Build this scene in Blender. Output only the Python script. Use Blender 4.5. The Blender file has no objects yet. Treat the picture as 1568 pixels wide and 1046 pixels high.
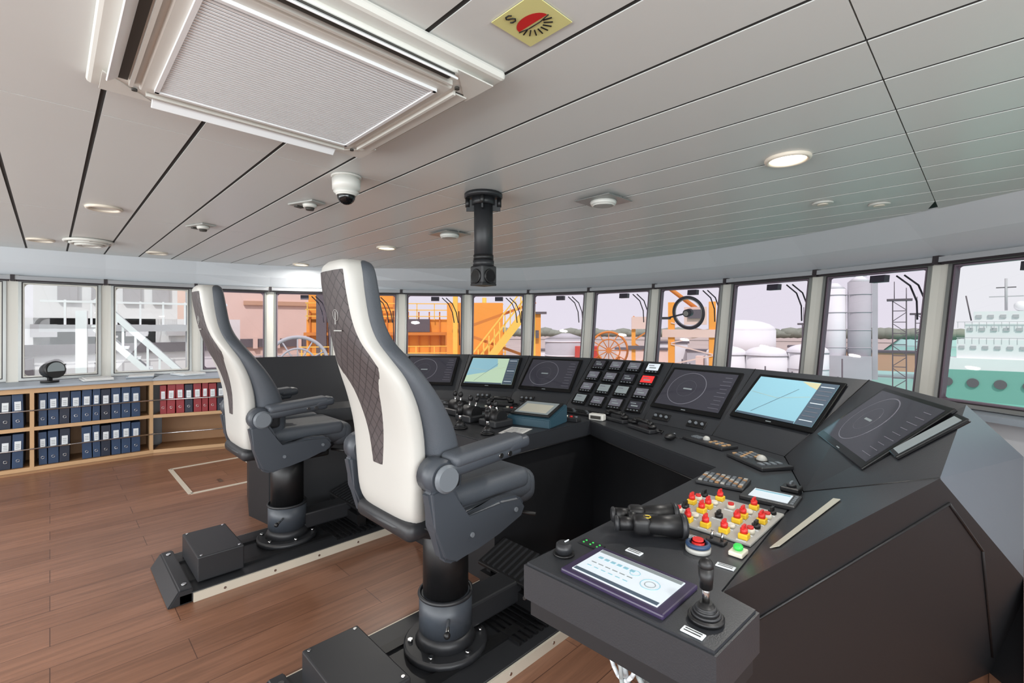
import bpy, bmesh, math, random
from mathutils import Vector, Matrix, Euler
random.seed(4)
D=math.radians
# ---------------------------------------------------------------- materials
def lin(c):
    out=[]
    for v in c:
        v=v/255.0
        out.append(v/12.92 if v<=0.04045 else ((v+0.055)/1.055)**2.4)
    return out+[1.0]
MATS={}
def mat(name,col,rough=0.5,metal=0.0,noise=0.0,nscale=8.0,bump=0.0,bscale=60.0,emit=None,es=0.0,spec=None,coat=0.0):
    m=bpy.data.materials.new(name); m.use_nodes=True
    nt=m.node_tree; b=nt.nodes['Principled BSDF']
    c=lin(col)
    b.inputs['Base Color'].default_value=c
    b.inputs['Roughness'].default_value=rough
    b.inputs['Metallic'].default_value=metal
    if spec is not None: b.inputs['Specular IOR Level'].default_value=spec
    if coat: b.inputs['Coat Weight'].default_value=coat
    if emit is not None:
        b.inputs['Emission Color'].default_value=lin(emit); b.inputs['Emission Strength'].default_value=es
    tc=nt.nodes.new('ShaderNodeTexCoord')
    if noise>0:
        n=nt.nodes.new('ShaderNodeTexNoise'); n.inputs['Scale'].default_value=nscale; n.inputs['Detail'].default_value=5
        nt.links.new(tc.outputs['Object'],n.inputs['Vector'])
        mx=nt.nodes.new('ShaderNodeMix'); mx.data_type='RGBA'
        mx.inputs[6].default_value=[x*(1-noise) for x in c[:3]]+[1]
        mx.inputs[7].default_value=[min(1,x*(1+noise)) for x in c[:3]]+[1]
        nt.links.new(n.outputs['Fac'],mx.inputs[0]); nt.links.new(mx.outputs[2],b.inputs['Base Color'])
    if bump>0:
        n2=nt.nodes.new('ShaderNodeTexNoise'); n2.inputs['Scale'].default_value=bscale; n2.inputs['Detail'].default_value=3
        nt.links.new(tc.outputs['Object'],n2.inputs['Vector'])
        bp=nt.nodes.new('ShaderNodeBump'); bp.inputs['Strength'].default_value=bump; bp.inputs['Distance'].default_value=0.004
        nt.links.new(n2.outputs['Fac'],bp.inputs['Height']); nt.links.new(bp.outputs['Normal'],b.inputs['Normal'])
    MATS[name]=m; return m
mat('ceil_white',(217,219,217),0.34,0,0.02,2)
mat('ceil_back',(30,29,28),0.8)
mat('ceil_seam',(46,45,44),0.8)
mat('wall_white',(206,210,215),0.5,0,0.02,3)
mat('post_cream',(208,206,198),0.45)
mat('frame_alu',(150,152,150),0.35,0.6)
mat('gasket',(44,38,42),0.6)
mat('frame_dark',(112,98,110),0.5)
mat('blind_grey',(158,160,164),0.5)
mat('sill_grey',(150,160,170),0.4)
mat('console',(43,45,49),0.38,0,0.05,30,0.12,300)
mat('console_side_reflection',(84,91,100),0.33,0,0.03,10)  # console grey made lighter and bluer: window reflection put into the colour
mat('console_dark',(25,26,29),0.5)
mat('black',(16,16,18),0.45)
mat('black_gloss',(12,12,14),0.12)
mat('screen_off',(46,46,54),0.06,emit=(60,58,66),es=0.3,spec=.8)
mat('screen_ring',(92,92,100),0.3,emit=(96,94,104),es=0.35)
mat('screen_map',(100,142,158),0.1,emit=(156,194,204),es=0.5,spec=.8)
mat('screen_chart',(120,150,130),0.15,emit=(200,214,186),es=0.6)
mat('screen_land',(150,146,116),0.25,emit=(190,186,156),es=0.5)
mat('screen_side',(60,72,84),0.25,emit=(80,92,104),es=0.4)
mat('screen_light',(170,178,184),0.2,emit=(206,214,222),es=0.6)
mat('screen_red',(190,40,40),0.3,emit=(220,60,60),es=0.6)
mat('screen_grey',(110,118,120),0.25,emit=(150,158,160),es=0.3)
mat('bezel_purple',(50,40,68),0.35)
mat('chair_white',(184,183,178),0.38)
mat('chair_grey',(70,75,82),0.55,0,0.06,40,0.2,200)
mat('chair_plastic',(60,65,72),0.42)
mat('chair_dark',(36,37,40),0.45)
mat('disc_grey',(104,110,116),0.4)
mat('chrome',(200,200,200),0.2,1.0)
mat('oak',(188,152,112),0.5,0,0.12,6)
mat('oak_dark',(156,118,82),0.55,0,0.12,6)
mat('binder_blue',(36,60,92),0.5,0,0.1,20)
mat('binder_navy',(20,30,50),0.5)
mat('binder_red',(136,30,38),0.5,0,0.1,20)
mat('label',(216,222,226),0.6)
mat('knob_red',(206,42,40),0.35)
mat('knob_yellow',(232,192,44),0.4)
mat('btn_white',(222,218,202),0.4)
mat('btn_green',(50,180,76),0.3,emit=(70,230,100),es=0.3)
mat('panel_grey',(166,166,162),0.45)
mat('rail_alu',(208,200,184),0.4,0.2)
mat('white_plastic',(218,217,211),0.35)
mat('flap_white',(236,238,240),0.3)
mat('vent_slot',(62,60,56),0.6)
mat('grille_back',(112,112,110),0.6)
mat('sticker',(222,218,150),0.5)
mat('lamp_on',(255,240,215),0.4,emit=(255,238,210),es=5.0)
mat('lamp_ring',(225,215,200),0.3)
mat('dome_black',(16,16,18),0.08)
mat('paper',(216,216,214),0.7)
mat('card_beige',(190,188,174),0.4)
mat('teal_box',(46,76,90),0.45)
mat('cable',(160,165,165),0.45)
mat('ext_orange',(240,162,66),0.7,0,0.08,1)
mat('ext_orange_dk',(210,130,56),0.7)
mat('ext_yellow',(246,198,86),0.6)
mat('ext_peach',(226,200,188),0.8,0,0.06,.6)
mat('ext_white',(228,229,232),0.7,0,0.04,.6)
mat('ext_grey',(180,179,184),0.8,0,0.12,.5)
mat('ext_dark',(98,92,98),0.8)
mat('ext_tree',(132,138,126),0.9,0,0.2,.3)
mat('ext_red',(200,72,62),0.6)
mat('ext_ground',(180,166,158),0.9,0,0.2,.15)
mat('ext_green',(118,170,160),0.5)
mat('ext_roof',(196,158,132),0.8)
mat('wiper',(54,54,62),0.5)

def wood_floor():
    m=bpy.data.materials.new('wood_floor'); m.use_nodes=True; nt=m.node_tree; b=nt.nodes['Principled BSDF']
    tc=nt.nodes.new('ShaderNodeTexCoord')
    mp=nt.nodes.new('ShaderNodeMapping'); mp.inputs['Rotation'].default_value=(0,0,D(90))
    nt.links.new(tc.outputs['Object'],mp.inputs['Vector'])
    br=nt.nodes.new('ShaderNodeTexBrick')
    br.inputs['Scale'].default_value=1.0; br.inputs['Brick Width'].default_value=1.2; br.inputs['Row Height'].default_value=0.18
    br.inputs['Mortar Size'].default_value=0.0018; br.inputs['Mortar Smooth'].default_value=0.1; br.offset=0.37
    br.inputs['Color1'].default_value=lin((140,101,80)); br.inputs['Color2'].default_value=lin((125,88,68)); br.inputs['Mortar'].default_value=lin((84,57,45))
    nt.links.new(mp.outputs['Vector'],br.inputs['Vector'])
    mp2=nt.nodes.new('ShaderNodeMapping'); mp2.inputs['Scale'].default_value=(14,0.9,1)
    nt.links.new(tc.outputs['Object'],mp2.inputs['Vector'])
    n=nt.nodes.new('ShaderNodeTexNoise'); n.inputs['Scale'].default_value=2.2; n.inputs['Detail'].default_value=8; n.inputs['Roughness'].default_value=.65
    n.inputs['Distortion'].default_value=.6
    nt.links.new(mp2.outputs['Vector'],n.inputs['Vector'])
    rp=nt.nodes.new('ShaderNodeValToRGB'); rp.color_ramp.elements[0].position=.3; rp.color_ramp.elements[0].color=(.55,.52,.50,1)
    rp.color_ramp.elements[1].position=.72; rp.color_ramp.elements[1].color=(1.15,1.12,1.1,1)
    nt.links.new(n.outputs['Fac'],rp.inputs['Fac'])
    mx=nt.nodes.new('ShaderNodeMix'); mx.data_type='RGBA'; mx.blend_type='MULTIPLY'; mx.inputs[0].default_value=.85
    nt.links.new(br.outputs['Color'],mx.inputs[6]); nt.links.new(rp.outputs['Color'],mx.inputs[7])
    nt.links.new(mx.outputs[2],b.inputs['Base Color'])
    b.inputs['Roughness'].default_value=.36
    MATS['wood_floor']=m
wood_floor()
def water():
    m=mat('water',(120,190,176),0.3); nt=m.node_tree; b=nt.nodes['Principled BSDF']
    n=nt.nodes.new('ShaderNodeTexNoise'); n.inputs['Scale'].default_value=.8; tc=nt.nodes.new('ShaderNodeTexCoord')
    nt.links.new(tc.outputs['Object'],n.inputs['Vector'])
    bp=nt.nodes.new('ShaderNodeBump'); bp.inputs['Strength'].default_value=.4
    nt.links.new(n.outputs['Fac'],bp.inputs['Height']); nt.links.new(bp.outputs['Normal'],b.inputs['Normal'])
water()
def glass(name,tint):
    m=bpy.data.materials.new(name); m.use_nodes=True; nt=m.node_tree
    nt.nodes.remove(nt.nodes['Principled BSDF']); out=nt.nodes['Material Output']
    t=nt.nodes.new('ShaderNodeBsdfTransparent'); t.inputs[0].default_value=(*tint,1)
    g=nt.nodes.new('ShaderNodeBsdfGlossy'); g.inputs['Roughness'].default_value=.02
    mx=nt.nodes.new('ShaderNodeMixShader'); mx.inputs[0].default_value=.035
    nt.links.new(t.outputs[0],mx.inputs[1]); nt.links.new(g.outputs[0],mx.inputs[2]); nt.links.new(mx.outputs[0],out.inputs['Surface'])
    MATS[name]=m
glass('glass_clear',(.98,.99,.99)); glass('glass_tint',(.93,.88,.95))
def quilt():
    m=mat('quilt',(70,62,62),0.6); nt=m.node_tree; b=nt.nodes['Principled BSDF']
    tc=nt.nodes.new('ShaderNodeTexCoord'); mp=nt.nodes.new('ShaderNodeMapping')
    mp.inputs['Rotation'].default_value=(0,D(45),0); mp.inputs['Scale'].default_value=(28,28,28)
    nt.links.new(tc.outputs['Object'],mp.inputs['Vector'])
    ch=nt.nodes.new('ShaderNodeTexBrick'); ch.inputs['Scale'].default_value=1; ch.offset=0
    sp=nt.nodes.new('ShaderNodeSeparateXYZ'); cb=nt.nodes.new('ShaderNodeCombineXYZ')
    nt.links.new(mp.outputs['Vector'],sp.inputs[0]); nt.links.new(sp.outputs[0],cb.inputs[0]); nt.links.new(sp.outputs[2],cb.inputs[1])
    nt.links.new(cb.outputs[0],ch.inputs['Vector'])
    ch.inputs['Brick Width'].default_value=1; ch.inputs['Row Height'].default_value=1; ch.inputs['Mortar Size'].default_value=.06
    ch.inputs['Color1'].default_value=lin((76,69,69)); ch.inputs['Color2'].default_value=lin((70,63,64)); ch.inputs['Mortar'].default_value=lin((46,41,42))
    nt.links.new(ch.outputs['Color'],b.inputs['Base Color'])
quilt()

# ---------------------------------------------------------------- builder
class B:
    def __init__(s,name,M=None):
        s.name=name; s.bm=bmesh.new(); s.mats=[]; s.M=M or Matrix.Identity(4); s.G=Matrix.Identity(4)
    def mi(s,m):
        if m not in s.mats: s.mats.append(m)
        return s.mats.index(m)
    def add(s,t,m,smooth=False,M=None):
        i=s.mi(m)
        bmesh.ops.recalc_face_normals(t,faces=t.faces)
        if M is not None: t.transform(M)
        t.transform(s.G)
        for f in t.faces: f.material_index=i; f.smooth=smooth
        me=bpy.data.meshes.new('t'); t.to_mesh(me); t.free(); s.bm.from_mesh(me); bpy.data.meshes.remove(me)
    def box(s,c,d,m,rot=(0,0,0),bev=0,seg=2,smooth=False):
        t=bmesh.new(); bmesh.ops.create_cube(t,size=1)
        t.transform(Matrix.Diagonal((*d,1)))
        if bev>0: bmesh.ops.bevel(t,geom=list(t.edges),offset=bev,segments=seg,affect='EDGES',profile=.5)
        s.add(t,m,smooth or bev>0 and seg>2,Matrix.Translation(c)@Euler(rot).to_matrix().to_4x4())
    def cyl(s,p0,p1,r,m,r2=None,seg=24,bev=0,smooth=True):
        p0=Vector(p0);p1=Vector(p1);v=p1-p0
        t=bmesh.new(); bmesh.ops.create_cone(t,cap_ends=True,segments=seg,radius1=r,radius2=r if r2 is None else r2,depth=v.length)
        if bev>0:
            es=[e for e in t.edges if abs(e.verts[0].co.z-e.verts[1].co.z)<1e-6]
            bmesh.ops.bevel(t,geom=es,offset=bev,segments=2,affect='EDGES')
        M=Matrix.Translation((p0+p1)/2)@v.to_track_quat('Z','Y').to_matrix().to_4x4()
        i=s.mi(m); bmesh.ops.recalc_face_normals(t,faces=t.faces)
        for f in t.faces: f.smooth = len(f.verts)==4 and smooth; f.material_index=i
        t.transform(M); t.transform(s.G)
        me=bpy.data.meshes.new('t'); t.to_mesh(me); t.free(); s.bm.from_mesh(me); bpy.data.meshes.remove(me)
    def sph(s,c,r,m,scale=(1,1,1),seg=20,rot=(0,0,0)):
        t=bmesh.new(); bmesh.ops.create_uvsphere(t,u_segments=seg,v_segments=seg//2,radius=r)
        s.add(t,m,True,Matrix.Translation(c)@Euler(rot).to_matrix().to_4x4()@Matrix.Diagonal((*scale,1)))
    def tube(s,pts,r,m,seg=10):
        for a,b in zip(pts[:-1],pts[1:]):
            s.cyl(a,b,r,m,seg=seg)
        for p in pts[1:-1]: s.sph(p,r,m,seg=seg)
    def poly(s,vs,m):
        t=bmesh.new(); f=t.faces.new([t.verts.new(v) for v in vs]); i=s.mi(m); f.material_index=i
        t.transform(s.G)
        me=bpy.data.meshes.new('t'); t.to_mesh(me); t.free(); s.bm.from_mesh(me); bpy.data.meshes.remove(me)
    def prism(s,vs,ex,m,bev=0,seg=2,smooth=False):
        t=bmesh.new(); a=[t.verts.new(v) for v in vs]; b=[t.verts.new(Vector(v)+Vector(ex)) for v in vs]
        t.faces.new(a); t.faces.new(b[::-1]); n=len(vs)
        for k in range(n): t.faces.new((a[k],b[k],b[(k+1)%n],a[(k+1)%n]))
        if bev>0: bmesh.ops.bevel(t,geom=list(t.edges),offset=bev,segments=seg,affect='EDGES')
        s.add(t,m,smooth)
    def hexa(s,p,m):
        t=bmesh.new(); v=[t.verts.new(q) for q in p]
        for f in ((0,1,2,3),(7,6,5,4),(0,4,5,1),(1,5,6,2),(2,6,7,3),(3,7,4,0)): t.faces.new([v[k] for k in f])
        s.add(t,m)
    def loft(s,rings,m,smooth=True,caps=True):
        t=bmesh.new(); R=[[t.verts.new(p) for p in r] for r in rings]; n=len(R[0])
        for a,b in zip(R[:-1],R[1:]):
            for k in range(n): t.faces.new((a[k],a[(k+1)%n],b[(k+1)%n],b[k]))
        if caps: t.faces.new(R[0][::-1]); t.faces.new(R[-1])
        s.add(t,m,smooth)
    def torus(s,c,R,r,m,normal=(0,0,1),seg=40,rs=8):
        q=Vector(normal).to_track_quat('Z','Y').to_matrix().to_4x4(); t=bmesh.new()
        rr=[]
        for i in range(seg):
            a=2*math.pi*i/seg; ring=[]
            for j in range(rs):
                b=2*math.pi*j/rs; ring.append(t.verts.new(((R+r*math.cos(b))*math.cos(a),(R+r*math.cos(b))*math.sin(a),r*math.sin(b))))
            rr.append(ring)
        for i in range(seg):
            for j in range(rs): t.faces.new((rr[i][j],rr[(i+1)%seg][j],rr[(i+1)%seg][(j+1)%rs],rr[i][(j+1)%rs]))
        s.add(t,m,True,Matrix.Translation(c)@q)
    def done(s):
        me=bpy.data.meshes.new(s.name); s.bm.to_mesh(me); s.bm.free()
        for m in s.mats: me.materials.append(MATS[m])
        o=bpy.data.objects.new(s.name,me); bpy.context.collection.objects.link(o); o.matrix_world=s.M
        return o
def T(x,y,z,rz=0): return Matrix.Translation((x,y,z))@Matrix.Rotation(D(rz),4,'Z')

# ---------------------------------------------------------------- room shell
H=[(-7.0,-3.2),(-7.04,-2.0),(-7.04,-1.12),(-7.04,-.27),(-7.03,.45),(-6.95,1.30),(-6.8,2.12),(-6.44,2.88),(-5.95,3.62),(-5.38,4.38),(-4.7,4.98),(-3.83,5.28),(-2.92,5.40),(-2.03,5.36),(-1.12,5.15),(-.25,4.80),(.6,4.3),(1.2,3.62),(1.72,2.88),(2.08,2.12),(2.3,1.3),(2.35,.4),(2.35,-.5),(2.35,-1.6),(2.35,-3.2)]
H=[Vector((a,b,0)) for a,b in H]; NH=len(H)
N=[]
for i in range(NH):
    a=H[max(i-1,0)]; b=H[min(i+1,NH-1)]; t=(b-a).normalized(); N.append(Vector((-t.y,t.x,0)))
LEAN=[.17 if (6<=i<=18) else (.1 if i in(5,19) else .03) for i in range(NH)]
ZH=1.875; ZS=.85; ZC=2.2
CO=[ .44 if h.y>4.1 else (.30 if h.y>3.4 else (.18 if h.y>1.9 else .12)) for h in H]
def V(i,z,d): 
    zz=max(z,ZS); p=H[i]+N[i]*(d-(ZH-zz)*LEAN[i]); return Vector((p.x,p.y,z))
def pos(i,s,z,d): return V(i,z,d).lerp(V(i+1,z,d),s)
def patch(b,i,s0,s1,z0,z1,d0,d1,m):
    b.hexa([pos(i,s0,z0,d0),pos(i,s1,z0,d0),pos(i,s1,z0,d1),pos(i,s0,z0,d1),pos(i,s0,z1,d0),pos(i,s1,z1,d0),pos(i,s1,z1,d1),pos(i,s0,z1,d1)],m)
walls={'wall_port':range(0,6),'wall_front':range(6,18),'wall_starboard':range(18,NH-1)}
for nm,rg in walls.items():
    b=B(nm)
    for i in rg:
        patch(b,i,0,1,0,ZS-.02,0,.1,'wall_white')
        pw=.058
        for s0,s1 in((0,pw),(1-pw,1)):
            patch(b,i,s0,s1,ZS-.02,1.98,0,.10,'post_cream')
        patch(b,i,0,1,ZH+.03,1.98,.02,.12,'wall_white')
        c0=H[i]-N[i]*CO[i]; c1=H[i+1]-N[i+1]*CO[i+1]
        h0=V(i,1.93,0);h1=V(i+1,1.93,0)
        a0=Vector((c0.x,c0.y,ZC+.01));a1=Vector((c1.x,c1.y,ZC+.01))
        m0=a0.lerp(h0,.5)+Vector((0,0,-.02)); m1=a1.lerp(h1,.5)+Vector((0,0,-.02))
        b.poly([a0,a1,m1,m0],'wall_white'); b.poly([m0,m1,h1,h0],'wall_white')
        e0=V(i,1.95,.12);e1=V(i+1,1.95,.12)
        b.poly([h0,h1,e1,e0],'wall_white'); 
    b.done()
b=B('wall_aft')
b.box((-2.3,-3.25,.45),(9.4,.1,.9),'wall_white'); b.box((-2.3,-3.25,2.12),(9.4,.1,.3),'wall_white')
for k in range(8): b.box((-6.9+k*1.32,-3.25,1.4),(.16,.1,1.2),'post_cream')
b.done()
b=B('trim_sill')
for i in range(NH-1):
    patch(b,i,0,1,ZS-.06,ZS-.02,-.16,.02,'sill_grey')
b.done()
wn=1
for i in range(1,NH-1):
    b=B('window_%d'%wn); wn+=1
    tint='glass_tint' if 5<=i<=14 else 'glass_clear'
    s0,s1=.066,.934
    L=(H[i+1]-H[i]).length
    def ring(e0,e1,d0,d1,m,i=i,L=L,rnd=0):
        a0=s0+e0/L;a1=s1-e0/L;b0=s0+e1/L;b1=s1-e1/L
        patch(b,i,a0,b0,ZS+e0,ZH-e0,d0,d1,m);patch(b,i,b1,a1,ZS+e0,ZH-e0,d0,d1,m)
        patch(b,i,b0,b1,ZS+e0,ZS+e1,d0,d1,m);patch(b,i,b0,b1,ZH-e1,ZH-e0,d0,d1,m)
    ring(-.01,.014,-.012,.07,'frame_alu'); ring(.014,.022,-.004,.06,'gasket'); ring(.022,.034,.0,.05,'frame_dark' if i>4 else 'post_cream')
    for (sa,sg) in((s0+.034/L,1),(s1-.034/L,-1)):
        for (za,zg) in((ZS+.034,1),(ZH-.034,-1)):
            pts=[pos(i,sa,za,.03)]; rr_=.04
            for q in range(7):
                an=q*math.pi/12
                pts.append(pos(i,sa+sg*rr_*(1-math.sin(an))/L,za+zg*rr_*(1-math.cos(an)),.03))
            b.poly(pts,'frame_dark' if i>4 else 'post_cream')
    b.poly([pos(i,s0,ZS,.045),pos(i,s1,ZS,.045),pos(i,s1,ZH,.045),pos(i,s0,ZH,.045)],tint)
    patch(b,i,.02,.98,ZH+.005,ZH+.045,-.07,-.015,'blind_grey')
    patch(b,i,.03,.97,ZH-.012,ZH+.005,-.05,-.035,'gasket')
    patch(b,i,.0,.02,ZH-.01,ZH+.055,-.075,0,'gasket'); patch(b,i,.98,1,ZH-.01,ZH+.055,-.075,0,'gasket')
    if i>=6 and i<=18:
        patch(b,i,.44,.56,ZH-.10,ZH-.04,.06,.13,'wiper')
        for ss in(.60,.66):
            b.tube([pos(i,ss,ZH-.05,.15),pos(i,ss+.10,ZH-.14,.17),pos(i,ss+.16,ZH-.27,.17),pos(i,ss+.19,ZH-.42,.15)],.007,'wiper',seg=6)
        b.tube([pos(i,.86,ZH-.25,.12),pos(i,.88,ZH-.75,.1)],.008,'wiper',seg=6)
    if i==12:
        c=pos(i,.5,1.56,.02); nn=(N[i]+N[i+1]).normalized(); nn=Vector((nn.x,nn.y,.17)).normalized()
        b.torus(c,.185,.016,'wiper',nn,seg=48)
        b.torus(c,.165,.008,'frame_alu',nn,seg=48)
        b.cyl(c-nn*.05,c+nn*.04,.045,'wiper'); b.cyl(c-nn*.06,c-nn*.05,.03,'frame_alu')
        b.box(pos(i,.2,1.50,.0),(.1,.03,.03),'wiper')
        b.tube([c,pos(i,.2,1.50,.0)],.01,'wiper')
    b.done()
b=B('floor'); b.box((-2.35,1.1,-.05),(9.9,9.0,.1),'wood_floor'); b.done()
CP=[H[i]-N[i]*CO[i] for i in range(NH)]
def xr(y):
    xs=[]
    n=len(CP)
    for k in range(n):
        a=CP[k];c=CP[(k+1)%n]
        if (a.y-y)*(c.y-y)<=0 and abs(a.y-c.y)>1e-9:
            t=(y-a.y)/(c.y-a.y); xs.append(a.x+(c.x-a.x)*t)
    return (min(xs),max(xs)) if len(xs)>1 else None
b=B('ceiling')
ymax=max(c.y for c in CP)-.001; ymin=-3.19
k=math.floor((ymin-.13)/.3)
joints=[-6.55,-4.45,-2.35,-.24,1.87]
for kk in range(k,40):
    y0=.13+.3*kk+.008; y1=y0+.284
    ys=y0-.008
    # recessed dark joint strip
    if ys-.008>ymin and ys+.008<ymax:
        A=xr(ys)
        if A: b.box(((A[0]+A[1])/2,ys,ZC+.014),(A[1]-A[0],.0155,.022),'ceil_seam')
    y0=max(y0,ymin); y1=min(y1,ymax)
    if y1-y0<.02: continue
    A=xr(y0);C=xr(y1)
    if not A or not C: continue
    cuts=[None]+joints+[None]
    for q in range(len(cuts)-1):
        l,r=cuts[q],cuts[q+1]
        la=A[0] if l is None else max(l+.002,A[0]); lc=C[0] if l is None else max(l+.002,C[0])
        ra=A[1] if r is None else min(r-.002,A[1]); rc=C[1] if r is None else min(r-.002,C[1])
        if ra-la<.003 and rc-lc<.003: continue
        ra=max(ra,la+.001); rc=max(rc,lc+.001)
        b.hexa([(la,y0,ZC),(ra,y0,ZC),(rc,y1,ZC),(lc,y1,ZC),(la,y0,ZC+.02),(ra,y0,ZC+.02),(rc,y1,ZC+.02),(lc,y1,ZC+.02)],'ceil_white')
b.box((-2.35,1.1,2.3),(10.4,9.6,.12),'ceil_back')
b.done()

# ---------------------------------------------------------------- ceiling fixtures
ZF=ZC-.001
b=B('air_conditioning_cassette',T(-1.53,.55,ZF))
S=.47
b.box((0,0,-.015),(2*S,2*S,.03),'white_plastic',bev=.012)
b.box((0,0,-.035),(2*S-.1,2*S-.1,.02),'white_plastic',bev=.008)
b.box((0,0,-.048),(.70,.70,.012),'white_plastic',bev=.005)
b.box((0,0,-.056),(.62,.62,.004),'grille_back')
for q in range(44): b.box((-.303+q*.0141,0,-.058),(.0085,.62,.006),'flap_white')
for q in(-.31,.31): b.box((q,0,-.059),(.012,.63,.01),'flap_white'); b.box((0,q,-.059),(.63,.012,.01),'flap_white')
for a in range(4):
    b.G=Matrix.Rotation(D(90*a),4,'Z')
    if a==0:
        b.box((0,.405,-.045),(.66,.055,.004),'vent_slot'); b.box((0,.405,-.048),(.65,.045,.006),'white_plastic',bev=.002)
    else:
        b.box((0,.398,-.046),(.62,.034,.006),'vent_slot')
        b.box((0,.418,-.058),(.62,.034,.006),'flap_white',rot=(D(-40),0,0),bev=.002)
    b.box((0,.372,-.052),(.66,.010,.014),'white_plastic')
    b.cyl((-.36,.36,-.05),(-.36,.36,-.056),.008,'vent_slot',seg=10)
    b.prism([(.30,.44,-.044),(.44,.44,-.044),(.44,.30,-.044)],(0,0,-.004),'white_plastic')
b.G=Matrix.Identity(4); b.done()

b=B('ceiling_safety_sticker',T(-.84,.90,ZC-.003,0))
b.box((0,0,0),(.15,.15,.002),'sticker')
b.G=Matrix.Rotation(D(180),4,'Z')
lens=[(.05*math.cos(D(t)),.034*math.sin(D(t))-.004,-.002) for t in range(0,181,12)]
b.poly(lens,'knob_red')
b.tube([(-.052,-.006,-.002),(-.02,-.012,-.002),(.02,-.012,-.002),(.052,-.006,-.002)],.0015,'black',seg=5)
for a in range(-70,71,20):
    x=math.sin(D(a)); y=-math.cos(D(a)); b.box((x*.042,y*.038-.004,-.002),(.003,.024,.002),'black',rot=(0,0,D(a)))
sp=[(.012,.058),(.006,.064),(-.004,.064),(-.008,.058),(-.004,.053),(.006,.049),(.01,.043),(.005,.037),(-.005,.037),(-.01,.042)]
b.tube([(.028-x,y,-.003) for x,y in sp],.0018,'black',seg=6)
b.G=Matrix.Identity(4); b.done()

lights=[(-.67,2.50,1),(-4.18,.26,0),(-4.28,2.43,1),(-6.2,2.3,1),(-6.33,.83,0),(-6.13,-.06,0),(-2.45,-1.5,1),(.6,.6,1),(-4.3,-1.6,1),(1.2,2.4,1),(-.3,-1.2,1)]
for x,y,on in lights:
    b=B('ceiling_downlight',T(x,y,ZF))
    b.torus((0,0,-.004),.088,.012,'lamp_ring',seg=32)
    b.cyl((0,0,-.003),(0,0,.0),.08,'lamp_on' if on else 'white_plastic')
    b.done()
    if on:
        l=bpy.data.lights.new('downlight_lamp','AREA'); l.shape='DISK'; l.size=.16; l.energy=15; l.color=(1,.96,.9); l.spread=D(175)
        o=bpy.data.objects.new('downlight_lamp',l); o.location=(x,y,ZC-.02); bpy.context.collection.objects.link(o)
for x,y in((-1.70,2.48),(-3.24,2.44)):
    b=B('ceiling_speaker_plate',T(x,y,ZF))
    b.box((0,0,-.012),(.26,.26,.006),'frame_alu',bev=.002)
    for sx in(-.12,.12): b.box((sx,0,-.005),(.012,.012,.010),'frame_alu')
    b.cyl((0,0,-.015),(0,0,-.04),.085,'white_plastic',r2=.075,bev=.004)
    b.cyl((0,0,-.04),(0,0,-.045),.055,'panel_grey')
    b.torus((0,0,-.04),.065,.005,'white_plastic'); b.done()
b=B('ceiling_round_vent',T(-5.87,.26,ZF))
for r,z in((.17,-.006),(.13,-.02),(.09,-.035)): b.torus((0,0,z-.008),r,.014,'white_plastic',seg=36)
b.cyl((0,0,-.004),(0,0,0),.17,'vent_slot'); b.cyl((0,0,-.05),(0,0,-.03),.05,'white_plastic')
for q in range(3): b.box((0,0,-.02),(.34,.008,.02),'frame_alu',rot=(0,0,D(60*q)))
b.done()
for x,y in((-4.37,.85),(-3.1,1.185)):
    b=B('smoke_detector',T(x,y,ZF,20))
    b.box((0,0,-.006),(.22,.11,.012),'panel_grey',bev=.004)
    b.cyl((.03,0,-.01),(.03,0,-.035),.045,'white_plastic',r2=.04,bev=.004); b.cyl((.03,0,-.035),(.03,0,-.05),.028,'vent_slot',r2=.024)
    b.box((-.07,0,-.016),(.03,.05,.012),'vent_slot'); b.done()
for x,y in((-.75,3.55),(-.5,3.85)):
    b=B('ceiling_sensor_disc',T(x,y,ZF)); b.cyl((0,0,-.012),(0,0,0),.06,'white_plastic',bev=.004); b.cyl((0,0,-.018),(0,0,-.012),.03,'lamp_ring'); b.done()
b=B('dome_security_camera',T(-2.40,1.125,ZF))
b.cyl((0,0,-.01),(0,0,0),.078,'white_plastic',bev=.003); b.cyl((0,0,-.085),(0,0,-.01),.07,'white_plastic',r2=.074,bev=.01)
b.cyl((0,0,-.10),(0,0,-.085),.05,'white_plastic',r2=.066)
b.sph((0,0,-.105),.047,'dome_black'); b.torus((0,0,-.10),.048,.005,'white_plastic'); b.done()
b=B('ceiling_periscope_tube',T(-2.14,1.865,-.001))
b.cyl((0,0,2.17),(0,0,2.2),.115,'chair_dark',bev=.005)
b.cyl((0,0,2.13),(0,0,2.17),.07,'chair_dark'); b.cyl((0,0,1.78),(0,0,2.15),.057,'chair_dark')
for a in range(4):
    q=D(45+90*a); b.cyl((.095*math.cos(q),.095*math.sin(q),2.12),(.095*math.cos(q),.095*math.sin(q),2.17),.014,'black',seg=12)
    b.box((.078*math.cos(q),.078*math.sin(q),2.13),(.05,.01,.07),'chair_dark',rot=(0,0,q))
b.cyl((0,0,1.80),(0,0,1.83),.061,'black'); b.cyl((0,0,1.76),(0,0,1.80),.064,'chair_dark',bev=.004)
b.box((0,0,1.71),(.115,.115,.11),'chair_dark',bev=.01); b.box((0,0,1.652),(.11,.11,.012),'black')
b.cyl((0,-.056,1.70),(0,-.066,1.70),.036,'black_gloss'); b.torus((0,-.06,1.70),.038,.006,'black',(0,1,0),seg=24)
b.cyl((.056,0,1.70),(.066,0,1.70),.036,'black_gloss'); b.torus((.06,0,1.70),.038,.006,'black',(1,0,0),seg=24)
b.done()

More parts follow.
